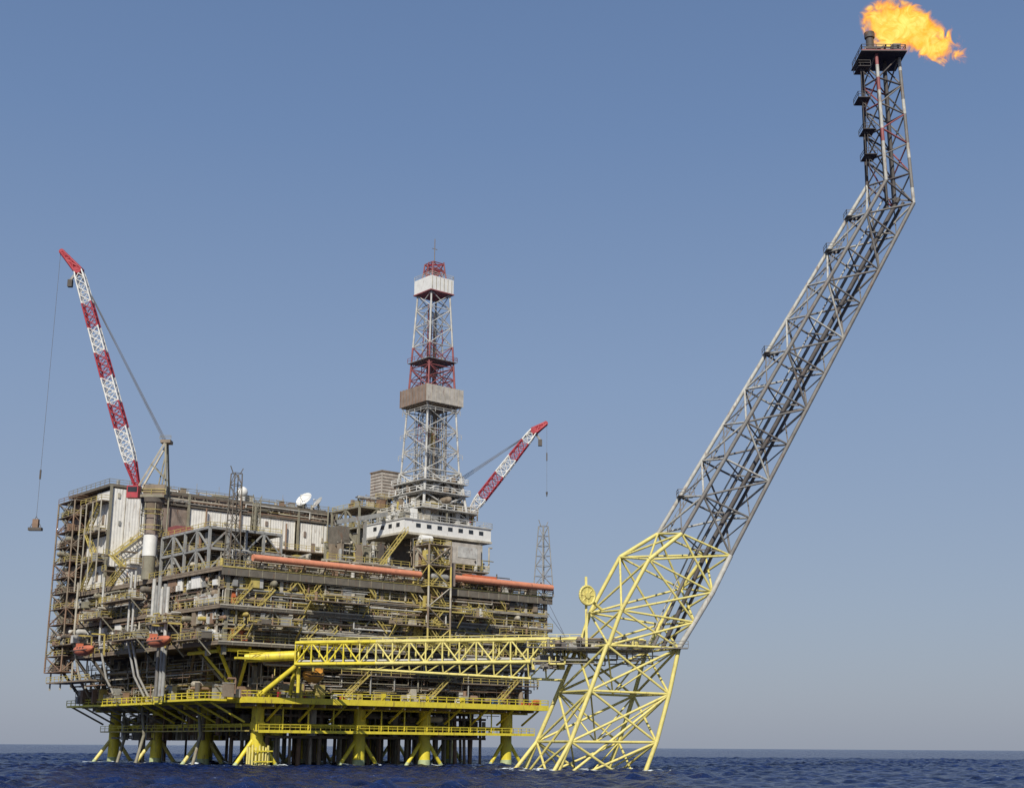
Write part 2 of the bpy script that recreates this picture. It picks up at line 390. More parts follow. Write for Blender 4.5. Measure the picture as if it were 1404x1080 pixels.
for k,z in enumerate((38,41.5)):
    a,b=(44,51) if k%2 else (51,44); h.stair((-.5,a,z),(-.5,b,z+3.5),1.1); h.box((-1.5,42.5,z+3.3),(2,44,z+3.5),'brown'); h.box((-1.5,51,z+3.3),(1.7,53,z+3.5),'brown')
    h.rail([(-1.5,42.5),(-1.5,44)],z+3.5); h.rail([(-1.5,51),(-1.5,53)],z+3.5)
h.stair((1.5,54.2,45.2),(8,54.2,50.6),1.1); h.box((7.8,53.4,50.4),(11.9,55.0,50.6),'brown'); h.rail([(7.8,53.4),(11.9,53.4)],50.6)
h.obj('utility_block',plat)
k=MB()
zs=[20,23.6,27.2,30.8,34.4,38,41.6,45.2,48.8,52.4,56,59.6]
S0,S1,T0,T1=-2.4,1.4,69,78.5
k.lattice([[(S0,T0,z),(S1,T0,z),(S1,T1,z),(S0,T1,z)] for z in zs],.22,.12,lambda i:['rust','brown','brown'][i%3],x=False,n=5)
for i,z in enumerate(zs):
    k.box((S0+.1,T0+.1,z-.12),(S1-.1,T1-.1,z),'rust'); k.rail([(S1,T0),(S0-.1,T0),(S0-.1,T1)],z,'rail_yellow' if i%3==1 else 'rust')
    if i<len(zs)-1:
        a,b=(71,77) if i%2 else (77,71); k.stair((-1.6,a,z),(-1.6,b,z+3.6),1.1,'olive')
        clutter(k,-2,1,T0+1,T1-1,z,2.8,7)
        k.box((-.6,70,z+.4),(-.3,R.uniform(74,78),z+R.uniform(2,3.4)),R.choice(['rust','brown','dark_steel','brownwall']))
k.obj('stair_tower',plat)

n=MB()
n.box((53,14,51.2),(79,30,51.7),'beige')
n.box((53.2,14.2,51.72),(78.8,14.5,54.6),'white'); n.box((53.2,14.503,51.72),(53.5,29.8,54.6),'white'); n.box((78.5,14.503,51.72),(78.8,29.8,54.6),'white')
n.box((53,13.9,54.6),(79,30,54.9),'lightgrey')
for s in np.arange(56.5,76,3.1): n.box((s,14.12,53.0),(s+1.3,14.19,53.9),'glass'); 
for t in np.arange(16,28,3.1): n.box((53.12,t,53.0),(53.19,t+1.3,53.9),'glass')
n.rail([(53,30),(53,14),(79,14),(79,30)],54.9,'lightgrey')
n.lattice([sq(66,22,z,hh) for z,hh in ((51.7,7.2),(56.5,6.6),(62,5.9),(67.8,5.2))],.35,.2,lambda i:'lightgrey',n=8)
for z,hh in ((58,8.4),(62.3,7),(65,6.6)):
    n.box((66-hh,22-hh,z-.2),(66+hh,22+hh,z),'lightgrey'); n.rail([(66-hh,22+hh),(66-hh,22-hh),(66+hh,22-hh),(66+hh,22+hh)],z,'white')
clutter(n,58,76,15,28,55,6.5,130,['lightgrey','white','beige','grey','brown','rail_yellow'])
clutter(n,60,72,16,28,62.4,4.5,50,['lightgrey','beige','grey','brown'])
clutter(n,53.5,60,15,28,55,3,30,['lightgrey','white','beige','olive'])
for s in (58,66,76):
    for t in (15,29): n.bar((s,t,38),(s,t,51.2),1.0,'beige')
for a,b in ((58,66),(66,76)): n.bar((a,15,38),(b,15,51),.5,'olive'); n.bar((b,15,38),(a,15,51),.5,'olive')
for t in (15,): n.bar((58,15,44),(76,15,44),.6,'beige')
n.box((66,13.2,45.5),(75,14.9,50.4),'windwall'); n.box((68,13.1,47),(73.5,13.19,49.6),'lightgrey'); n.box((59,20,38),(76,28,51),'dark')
n.box((57,12.5,43.8),(77,15,44.05),'brown'); n.rail([(57,12.5),(77,12.5)],44.05,'rail_yellow')
clutter(n,56,79,10,19,38,5.5,90); clutter(n,56,79,12.8,18,44,6.5,50)
n.tube((57,13,50.2),(60,13,50.2),.9,'white',12,caps=True)
zz=[24,28.5,33,37.5,42,46.5]
n.lattice([[(48,-2.6,z),(54,-2.6,z),(54,3,z),(48,3,z)] for z in zz],.26,.14,lambda i:['rail_yellow','brown','beige'][i%3],x=False,n=5)
for i,z in enumerate(zz):
    n.box((48,-2.6,z-.15),(54,3,z),'brown'); n.rail([(48,3),(48,-2.6),(54,-2.6),(54,3)],z)
    if i<5: n.stair((49 if i%2 else 53,-1.7,z),(53 if i%2 else 49,-1.7,z+4.5),1.1); clutter(n,48.4,53.6,-2,2,z,3.6,9)
n.box((54.5,-1.6,38.02),(56,1.5,43),'brownwall')
n.box((46,-2.4,32.2),(60,-.1,32.48),'rail_yellow'); n.rail([(46,-2.4),(60,-2.4)],32.5)
n.bar((39,21,53.0),(53,21,56.4),1.0,'grey'); n.bar((40,21,38),(40,21,53),.8,'grey'); n.bar((47,21,38),(47,21,54),.6,'grey')
n.box((38.5,19,47.5),(41.5,23,52),'dark_steel'); clutter(n,38,53,17,25,44,5,50); 
n.stair((53,13,51.5),(46,13,43),1.3)
n.box((63,38,64),(69,43,70.4),'windwall'); n.box((62.8,37.8,70.4),(69.2,43.2,70.7),'brown')
for z in np.arange(64.6,70.2,.8): n.box((63.2,37.9,z),(68.8,37.99,z+.2),'brownwall'); n.box((62.9,38.2,z),(62.99,42.8,z+.2),'brownwall')
for s,t in((63.5,38.5),(68.5,38.5),(63.5,42.5),(68.5,42.5)): n.bar((s,t,38),(s,t,64),.7,'brown')
frame(n,54,70,34,46,[38,44,50,55,60],3,2,'olive',.45); clutter(n,54,70,34,40,50,9,60); clutter(n,56,70,34,44,60,3.5,40)
n.rail([(60,36),(70,36)],63)
n.obj('drill_floor_substructure',plat)

# ================================================================= DERRICK
dk=empty('drilling_derrick',(66,22,67.8)); B=(66,22,67.8)
q=MB()
def hw(z): return 5.0+(2.85-5.0)*(z-67.8)/(113-67.8)
zs=[67.8,73,78,83,88.4,94,99.5,104.5,109,113]
q.lattice([sq(66,22,z,hw(z)) for z in zs],.24,.12,lambda i:'lightgrey' if i<4 else ('maroon' if i<6 else 'lightgrey'),n=8)
q.lattice([sq(66,22,z,hw(z)*.98) for z in (88.4,91,94)],.2,.1,lambda i:'maroon')
q.lattice([sq(66,22,z,hw(z)*.5) for z in np.arange(68,112,4.)],.1,.07,lambda i:['grey','beige','maroon'][i%3],x=False,n=4)
for i in range(40): 
    a=66+R.uniform(-3.4,3.4); b=22+R.uniform(-3.4,3.4); q.tube((a,b,60),(a+R.uniform(-.2,.2),b,R.uniform(82,87)),.09,R.choice(['brown','grey','beige']),4)
for i in range(12): 
    a=66+R.uniform(-2.4,2.4); b=22+R.uniform(-2.4,2.4); q.tube((a,b,88),(a,b,R.uniform(96,112)),.07,R.choice(['brown','grey','maroon']),4)
for dx in(-.5,.5): q.tube((66+dx,22,62),(66+dx,22,117),.06,'cable',4)
q.box((65.2,21.4,74),(66.8,22.6,79),'rail_yellow'); q.box((65.4,21.5,92),(66.6,22.5,94.5),'maroon')
for z in (95.5,): 
    hh=hw(z)+.7; q.box((66-hh,22-hh,z-.12),(66+hh,22+hh,z),'grey'); q.rail([(66-hh,22+hh),(66-hh,22-hh),(66+hh,22-hh),(66+hh,22+hh)],z,'maroon',w=.08)
for z in (71,76,82): hh=hw(z)+.7; q.rail([(66-hh,22+hh),(66-hh,22-hh),(66+hh,22-hh)],z,'lightgrey')
q.obj('mast_lattice',dk,B)
w=MB(); hh=5.5
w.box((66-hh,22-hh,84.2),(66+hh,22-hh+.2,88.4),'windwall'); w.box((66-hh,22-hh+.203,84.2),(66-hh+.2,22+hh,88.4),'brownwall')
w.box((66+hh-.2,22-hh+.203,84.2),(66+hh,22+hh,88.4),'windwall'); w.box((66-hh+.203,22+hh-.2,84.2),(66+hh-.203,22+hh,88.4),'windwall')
w.box((66-hh+.25,22-hh+.25,84),(66+hh-.25,22+hh-.25,84.3),'brown')
for sg in np.arange(66-hh,66+hh+.1,1.375): w.box((sg-.04,22-hh-.06,84.1),(sg+.04,22-hh-.002,88.5),'beige')
for tg in np.arange(22-hh+.6,22+hh+.1,1.3): w.box((66-hh-.08,tg-.06,84.1),(66-hh-.002,tg+.06,88.5),'rust')
for sg in(-1,1):
    for tg in(-1,1): w.bar((66+sg*4.2,22+tg*4.2,82),(66+sg*5.2,22+tg*5.2,84.2),.25,'grey')
w.obj('wind_wall',dk,B)
w=MB(); hh=3.5
w.box((66-hh,22-hh,113.2),(66+hh,22+hh,116.8),'white'); w.box((66-hh-.15,22-hh-.15,112.9),(66+hh+.15,22+hh+.15,113.17),'maroon')
for sg in np.arange(66-hh+.4,66+hh,1.2): w.box((sg-.1,22-hh-.06,113.4),(sg+.1,22-hh-.002,116.6),'beige')
w.rail([(66-hh,22+hh),(66-hh,22-hh),(66+hh,22-hh),(66+hh,22+hh)],116.8,'lightgrey',h=1.0)
w.lattice([sq(66,22,z,a) for z,a in((116.8,2.2),(119.0,1.9),(121.2,1.7))],.2,.14,lambda i:'maroon')
w.tube((66-1.3,22,119.4),(66+1.3,22,119.4),.7,'red',10,caps=True); w.bar((63.5,21,120.2),(69,22,121.8),.35,'red'); w.bar((67,22,118),(69,22,122.4),.25,'maroon'); w.bar((63.5,22,117),(64.3,22,121.4),.25,'maroon')
w.tube((66,22,121),(66,22,128),.1,'brown',5); w.bar((65.2,22,125.3),(66.8,22,125.3),.12,'brown')
w.obj('crown_block',dk,B)

# ================================================================= CRANES (world frame)
def crane(name,foot,head,tip,atop,pedx,pedy,pedz,hookz,side,bands,zw0,zw1):
    root=empty(name,(pedx,pedy,pedz),True); B=(pedx,pedy,pedz)
    foot=Vector(foot);head=Vector(head);tip=Vector(tip);atop=Vector(atop)
    d=(head-foot).normalized(); u=Vector((0,1,0)); u=(u-d*u.dot(d)).normalized(); v=d.cross(u)
    m=MB(); seq=[c_ for c_,k_ in bands for _ in range(k_)]; nb=len(seq); st=[]
    Lb=(head-foot).length
    for i in range(nb+1):
        f_=i/nb; c=foot+d*Lb*f_
        r=.5+.9*min(1,f_*7) if f_<.5 else 1.4-.3*(f_-.5)/.5
        if i==nb: r=.9
        st.append([c+u*r*a+v*r*.85*b for a,b in((-1,-1),(1,-1),(1,1),(-1,1))])
    m.lattice(st,.17,.095,lambda i:seq[min(nb-1,i)],x=True,n=6)
    m.obj('boom',root,B)
    m=MB()
    m.lattice([[head+u*a*.9+v*b*.8 for a,b in((-1,-1),(1,-1),(1,1),(-1,1))],[tip.lerp(head,.4)+u*a*.5+v*b*.5 for a,b in((-1,-1),(1,-1),(1,1),(-1,1))],[tip+u*a*.4+v*b*.3 for a,b in((-1,-1),(1,-1),(1,1),(-1,1))]],.3,.25,lambda i:'red')
    m.bar(head-d*.8,tip.lerp(head,.3),1.3,'red'); m.tube(tip-u*.5,tip+u*.5,.6,'red',12,caps=True); m.tube(head-u*1.1,head+u*1.1,.8,'red',12,caps=True)
    hp=head+Vector((side*1.6,0,-2.2)); m.bar(head,hp,.5,'grey'); m.box(hp-Vector((.5,.5,1.6)),hp+Vector((.5,.5,0)),'dark')
    m.obj('boom_head',root,B)
    m=MB()
    for o in(-.8,.8): m.tube(head+u*o,atop+u*o,.07,'cable',4); m.tube(head+u*o*.6,atop+u*o-Vector((0,0,.8)),.06,'cable',4)
    m.tube(tip+Vector((side*.3,0,0)),(tip.x+side*.3,tip.y,hookz),.045,'cable',4)
    hx,hy=tip.x+side*.3,tip.y
    m.bar((hx,hy,hookz+8),(hx,hy,hookz+10),.3,'dark')
    if side<0:
        m.tube((hx,hy,hookz),(hx-1.2,hy,hookz-2.4),.07,'dark',4);m.tube((hx,hy,hookz),(hx+1.2,hy,hookz-2.4),.07,'dark',4)
        m.box((hx-.6,hy-.5,hookz-2.4),(hx+.6,hy+.5,hookz-.6),'rust'); m.box((hx-1.4,hy-.6,hookz-3),(hx+1.4,hy+.6,hookz-2.4),'dark')
    else: m.tube((hx,hy,hookz),(hx,hy,hookz-1.2),.3,'dark',8,r2=.08)
    m.obj('rigging',root,B)
    m=MB()
    zt=foot.z-2
    m.tube((pedx,pedy,pedz),(pedx,pedy,zw0),1.4,'olive',18); m.tube((pedx,pedy,zw0),(pedx,pedy,zw1),1.5,'white',18); m.tube((pedx,pedy,zw1),(pedx,pedy,zt-3.5),1.4,'brownwall',18); m.tube((pedx,pedy,zt-3.5),(pedx,pedy,zt-1),1.4,'brown',18,r2=2.3)
    for k_ in range(6):
        a=k_*math.pi/3; m.bar((pedx+2.2*math.cos(a),pedy+2.2*math.sin(a),zw1+1),(pedx+2.2*math.cos(a),pedy+2.2*math.sin(a),zt-1),.18,'olive')
    for z in (zw1+1,zt-3.6):
        for k_ in range(12):
            a=k_*math.pi/6;b=a+math.pi/6
            for dz in(0,1): m.bar((pedx+2.4*math.cos(a),pedy+2.4*math.sin(a),z+dz),(pedx+2.4*math.cos(b),pedy+2.4*math.sin(b),z+dz),.12,'rail_yellow')
    m.tube((pedx,pedy,zt-1),(pedx,pedy,zt),2.5,'dark',18,caps=True)
    s=-side
    m.box((pedx-2.8,pedy-2,zt),(pedx+2.8,pedy+2,zt+.6),'olive')
    m.box((pedx+s*.4-2.2,pedy-1.8,zt+.6),(pedx+s*.4+2.4,pedy+1.8,zt+2.8),'brown')
    m.box((foot.x-1.2,foot.y-4,zt-.8),(foot.x+1.2,foot.y-2.1,zt+1.8),'red'); m.box((foot.x-1.0,foot.y-4.05,zt+.4),(foot.x+1.0,foot.y-4.002,zt+1.5),'glass')
    for o in(-1.5,1.5):
        o_=Vector((0,o,0))
        m.bar(foot+o_-Vector((0,0,1)),atop+o_*.6,.35,'beige'); m.bar((pedx+s*3,pedy+o,zt+.6),atop+o_*.6,.4,'olive'); m.bar((pedx+s*1,pedy+o,zt+.6),atop+o_*.6-Vector((0,0,4)),.25,'olive')
        m.bar(foot.lerp(atop,.5)+o_*.8,(pedx+s*2.7,pedy+o,zt+4),.25,'olive')
    m.box(atop-Vector((1.1,1.3,.35)),atop+Vector((1.1,1.3,.35)),'brown'); m.rail([(pedx+s*3,pedy-2),(pedx-s*3,pedy-2)],zt+.6)
    m.rail([(atop.x-1.2,atop.y-1.3),(atop.x+1.2,atop.y-1.3)],atop.z+.4,'olive',h=.8)
    m.obj('pedestal_and_cab',root,B)
crane('pedestal_crane',(-80.4,294,57.5),(-96.2,291,105.6),(-99.9,290,109.6),(-75.6,297,68.2),-77.4,296,38,50.5,-1,[('red',3),('white',4),('red',3),('white',3),('red',3),('white',3),('red',3),('white',4)],43,47.5)
crane('pedestal_crane',(-10.6,344,60.5),(5.6,343,81.6),(8.6,343,83.6),(-14.6,345,68.5),-14,345,38,66,1,[('white',3),('red',4),('white',3),('red',3),('white',2)],50,53)

def mast(name,s,t,z0,z1,w0,w1,m='olive'):
    o=MB(); nb=int((z1-z0)/2.2)
    o.lattice([sq(s,t,z0+(z1-z0)*i/nb,w0+(w1-w0)*i/nb) for i in range(nb+1)],.13,.07,lambda i:m,n=5,x=False)
    o.bar((s-w1*1.8,t,z1+1.4),(s-w1,t,z1),.14,m); o.bar((s+w1*1.8,t,z1+1.2),(s+w1,t,z1),.14,m)
    o.obj(name,None,(s,t,z0))
mast('lattice_mast',84,1,38,54.5,1.7,.8,'grey')
mast('lattice_mast',3.5,3,38,57,1.2,.8,'dark_steel')
mast('lattice_mast',26,34,38,58,.9,.6,'olive')
def dish(name,s,t,z,r,az,el,m):
    o=MB(); nr,na=6,20; vs=[];fs=[]
    M=Matrix.Rotation(math.radians(az),3,'Z')@Matrix.Rotation(math.radians(90-el),3,'Y'); c=Vector((s,t,z+2.4))
    for i in range(nr+1):
        for k_ in range(na):
            rr=r*i/nr; a=2*math.pi*k_/na; vs.append(c+M@Vector((rr*math.cos(a),rr*math.sin(a),.28*rr*rr/r)))
    for i in range(nr):
        for k_ in range(na): fs.append((i*na+k_,i*na+(k_+1)%na,(i+1)*na+(k_+1)%na,(i+1)*na+k_))
    o.add(vs,fs,m,True); tipp=c+M@Vector((0,0,r*.9))
    for a in(0,2.1,4.2): o.bar(c+M@Vector((r*.95*math.cos(a),r*.95*math.sin(a),.25*r)),tipp,.08,'grey')
    o.sphere(tipp,.2,'white',8); o.tube((s,t,z),c,.2,'grey',8); o.bar((s-1,t,z),c,.12,'grey'); o.bar((s+1,t,z),c,.12,'grey')
    o.obj(name,None,(s,t,z))
dish('satellite_dish',53,57.5,61.9,2.2,-160,36,'white')
dish('satellite_dish',58,59,61.9,1.8,-185,34,'lightgrey')
o=MB(); o.tube((35.3,58,61.9),(35.3,58,63.4),.9,'white',12); o.sphere((35.3,58,64.4),1.4,'white',16); o.obj('radome',None,(35.3,58,61.9))
def lifeboat(name,s,t,z,axis,m,L=7.2):
    o=MB(); vs=[];fs=[]; ns,nc=14,14
    for i in range(ns+1):
        x=-1+2*i/ns; w=max(.02,(1-abs(x)**3.2))**.7
        for k_ in range(nc):
            a=2*math.pi*k_/nc; cy=math.cos(a)*1.35*w; cz=math.sin(a); cz=(cz*1.25*w if cz<0 else cz*1.0*w**.8)+.35*x*x
            p=Vector((x*L/2,cy,cz))
            if axis: p=Vector((p.y,p.x,p.z))
            vs.append(Vector((s,t,z))+p)
    for i in range(ns):
        for k_ in range(nc): fs.append((i*nc+k_,(i+1)*nc+k_,(i+1)*nc+(k_+1)%nc,i*nc+(k_+1)%nc))
    o.add(vs,fs,m,True)
    D=Vector((0,1,0)) if axis else Vector((1,0,0)); C=Vector((s,t,z)); S=Vector((1,0,0)) if axis else Vector((0,1,0))
    cc=C+D*L*.25; o.box(cc+Vector((-.6,-.6,.7)),cc+Vector((.6,.6,1.6)),m)
    o.bar(C-D*L*.46-S*1.28,C+D*L*.46-S*1.28,.16,'dark')
    for q_ in (-.25,-.1,.05): o.bar(C+D*L*q_-S*1.12+Vector((0,0,.5)),C+D*(L*q_+.5)-S*1.12+Vector((0,0,.5)),.3,'glass')
    for sg in(-1,1):
        a=C+D*sg*L*.36
        o.bar(a+Vector((0,0,1)),a+Vector((0,0,3.4)),.1,'dark'); o.bar(a+Vector((0,0,3.4)),a+Vector((0,0,3.4))+S*3,.3,'rail_yellow'); o.bar(a+Vector((0,0,3.4))+S*3,a+S*3.2-Vector((0,0,1)),.3,'rail_yellow')
    o.obj(name,None,(s,t,z))
lifeboat('lifeboat',-4.2,53,23.9,True,'boatorange',9.5)
lifeboat('lifeboat',-4.2,17,24.0,True,'boatorange',9.5)
lifeboat('lifeboat',20.5,-1.8,17.4,False,'boatyellow',5)

# ================================================================= FLARE TOWER (world)
fl=empty('flare_tower',(14,262,0),True); B=(14,262,0); YC=262
def ring(Lp,Rp,dep=None,ph=20):
    Lp=Vector((Lp[0],0,Lp[1])); Rp=Vector((Rp[0],0,Rp[1])); c=(Lp+Rp)/2; nrm=(Rp-Lp)/2; rad=nrm.length/.91
    res=[]
    for k_ in range(4):
        a=math.radians(45+ph+90*k_); p=c+nrm.normalized()*rad*math.cos(a); res.append(Vector((p.x,YC+rad*math.sin(a)*.9,p.z)))
    return res
base=[ring((1.5,-3),(23.2,-3)),ring((5,5),(26.5,5)),ring((9,14),(29,13.5)),ring((12.5,22),(31,21.8))]
mid=[ring((12.9,22),(31,21.8)),ring((15.05,28.8),(34,26.5)),ring((20.9,39.5),(37.5,32)),ring((28.2,43.9),(41.2,39))]
nb=10; up=[]
for i in range(nb+1):
    f_=i/nb; up.append(ring((28.2+(72.3-28.2)*f_,43.9+(115.5-43.9)*f_),(41.2+(80.4-41.2)*f_,39+(110.2-39)*f_)))
def lerpring(a,b,f_): return [p.lerp(q_,f_) for p,q_ in zip(a,b)]
topb=up[-1]; topt=ring((72.6,142.8),(79.6,142.8)); tops=[lerpring(topb,topt,i/5) for i in range(6)]
m=MB(); 
m.lattice(base,.40,.23,lambda i:'pale_yellow',n=10)
m.lattice(mid,.38,.21,lambda i:'pale_yellow',n=10)
m.tube(base[1][1],Vector((-1.5,262,-3)),.35,'pale_yellow',10); m.tube(base[2][2],base[0][1],.25,'pale_yellow',8)
m.tube(base[1][2],Vector((6,251,-3)),.35,'pale_yellow',10); m.tube(base[2][3],base[0][2],.25,'pale_yellow',8)
for i in range(3):
    c0=sum(base[i],Vector())/4; 
    for p in base[i+1]: m.tube(c0,p,.16,'pale_yellow',8)
m.obj('lower_jacket',fl,B)
m=MB()
for i in range(nb):
    for k_ in range(4):
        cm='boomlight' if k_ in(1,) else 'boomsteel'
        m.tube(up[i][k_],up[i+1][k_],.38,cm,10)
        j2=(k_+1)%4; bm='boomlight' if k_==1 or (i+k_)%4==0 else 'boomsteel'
        m.tube(up[i][k_],up[i][j2],.2,bm,8)
        if (i+k_)%2: m.tube(up[i][k_],up[i+1][j2],.21,bm,8)
        else: m.tube(up[i][j2],up[i+1][k_],.21,bm,8)
        if k_ in(1,3): m.tube(up[i][j2] if (i+k_)%2 else up[i][k_],(up[i+1][k_] if (i+k_)%2 else up[i+1][j2]),.14,'boomsteel',6)
    m.tube(up[i][0],up[i][2],.15,'boomsteel',6)
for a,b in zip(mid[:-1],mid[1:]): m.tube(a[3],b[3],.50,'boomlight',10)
pts=[(mid[0][0]+mid[0][3])/2]+[(r[0]*.4+r[3]*.35+r[2]*.25) for r in up]
for (ox,oy,rr,mm) in ((-1.9,1.2,.3,'boomsteel'),(-.2,-.6,.42,'soot'),(1.3,1.5,.32,'soot'),(-3.2,.2,.16,'boomlight')):
    m.path([p+Vector((ox,oy,0)) for p in pts],rr,mm,10)
for p in pts[1:]: m.bar(p+Vector((-3.6,0,.2)),p+Vector((2.2,0,-.2)),.25,'boomsteel')
for i in range(nb):
    a=up[i][1].lerp(up[i+1][1],.03)+Vector((1.6,-1.5,-.3)); b=up[i][1].lerp(up[i+1][1],.97)+Vector((1.6,-1.5,-.3))
    m.stair(a,b,1.1,'boomsteel',16)
    if i in(1,5,8,9):
        c0=up[i][1]; m.box(c0+Vector((-.6,-2.2,-.1)),c0+Vector((2.5,.6,0)),'boomsteel'); m.rail([(c0.x+2.5,c0.y-2.2),(c0.x-.6,c0.y-2.2),(c0.x-.6,c0.y+.6)],c0.z,'boomsteel',w=.09)
m.obj('inclined_boom',fl,B)
m=MB()
for i in range(5):
    for k_ in range(4):
        a,b=tops[i][k_],tops[i+1][k_]; nseg=2
        for z_ in range(nseg):
            w_=i*2+z_
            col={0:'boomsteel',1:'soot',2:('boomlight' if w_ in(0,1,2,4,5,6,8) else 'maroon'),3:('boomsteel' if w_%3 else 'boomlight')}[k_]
            m.tube(a.lerp(b,z_/nseg),a.lerp(b,(z_+1)/nseg),.36,col,10)
        j2=(k_+1)%4; bm='maroon' if (i+k_)%4==0 else ('boomsteel' if (i+k_)%2 else 'soot')
        m.tube(a,tops[i][j2],.2,bm,8); m.tube(a,tops[i+1][j2],.16,bm,8); 
        if k_%2: m.tube(tops[i][j2],b,.16,bm,8)
for o_ in(-.8,.9): m.tube(sum(topb,Vector())/4+Vector((o_,0,-3)),sum(topt,Vector())/4+Vector((o_,0,0)),.36,'soot',10)
for z,x0 in((133,70.6),(120.5,71.3),(140,71),(126,71.3)):
    m.box((x0-.3,259,z-.12),(x0+2.2,263,z),'soot'); m.rail([(x0+2.2,259),(x0-.3,259),(x0-.3,263)],z,'soot',w=.09); m.bar((x0,260,z),(x0+2.2,260,z-2.2),.15,'soot')
m.path([(71.4,260,116),(71.4,260,141)],.08,'soot',4); m.path([(72,260,116),(72,260,141)],.08,'soot',4)
m.box((71.3,257.8,142.7),(80.3,266.2,143.0),'maroon'); m.box((71.1,257.6,142.5),(80.5,266.4,142.69),'soot')
m.rail([(71.3,266),(71.3,257.9),(80.3,257.9),(80.3,266)],143.0,'soot')
m.tube((73.9,261,143),(73.9,261,147.2),.8,'soot',12,caps=True); m.tube((73.9,261,147.2),(73.9,261,148.4),1.05,'soot',12)
m.tube((75.3,263,143),(75.0,263,146.2),.5,'soot',10); m.tube((72.4,262,143),(72.4,262,146),.15,'soot',5); m.bar((73.2,260,143),(76.5,260,145),.2,'soot')
clutter(m,72.5,79.5,258.5,265,143.1,1.4,14,['soot','boomsteel'])
m.obj('vertical_stack',fl,B)
m=MB()
m.box((3,256.5,21.6),(32.5,258,21.8),'boomsteel'); m.rail([(3,256.5),(32.5,256.5)],21.8,'boomsteel'); m.box((6,258.003,21.3),(26,267,21.55),'beige')
m.rail([(6,267),(6,258)],21.55,'pale_yellow'); m.rail([(26,267),(26,256.6)],21.55,'olive')
clutter(m,7,25,258.5,266,21.6,2.4,50,['beige','olive','pale_yellow','grey','brown','soot']); hpipes(m,4,28,258,264,18.5,21.4,26); clutter(m,4,10,257,264,18,3.4,16,['boomsteel','beige','pale_yellow'])
def wheel(mb,c0,r,m_):
    c0=Vector(c0); n_=Vector((.55,-.83,0)).normalized(); a=n_.cross(Vector((0,0,1))).normalized(); b=Vector((0,0,1))
    mb.tube(c0-n_*.25,c0+n_*.25,r*.35,m_,14,caps=True)
    for i in range(24):
        t0=2*math.pi*i/24; t1=2*math.pi*(i+1)/24
        p=c0+(a*math.cos(t0)+b*math.sin(t0))*r; q_=c0+(a*math.cos(t1)+b*math.sin(t1))*r; mb.tube(p,q_,.25,m_,6)
        if i%3==0: mb.tube(c0,p,.16,m_,5)
    mb.tube(c0-n_*.06,c0+n_*.06,r*.95,m_,24,caps=True)
wheel(m,(14.2,258,31.3),1.7,'pale_yellow'); m.bar((14.0,258.6,22),(14.0,258.6,34.8),.45,'pale_yellow'); m.bar((14.2,258.5,31),(17,261,29),.4,'pale_yellow')
pe=L2W(85,1,37.5)
for dz,e_ in((0,(10,262,24.5)),(-3,(11,262,23))): m.tube(pe+Vector((0,0,dz)),e_,.05,'cable',4)
m.obj('access_deck_and_sheave',fl,B)

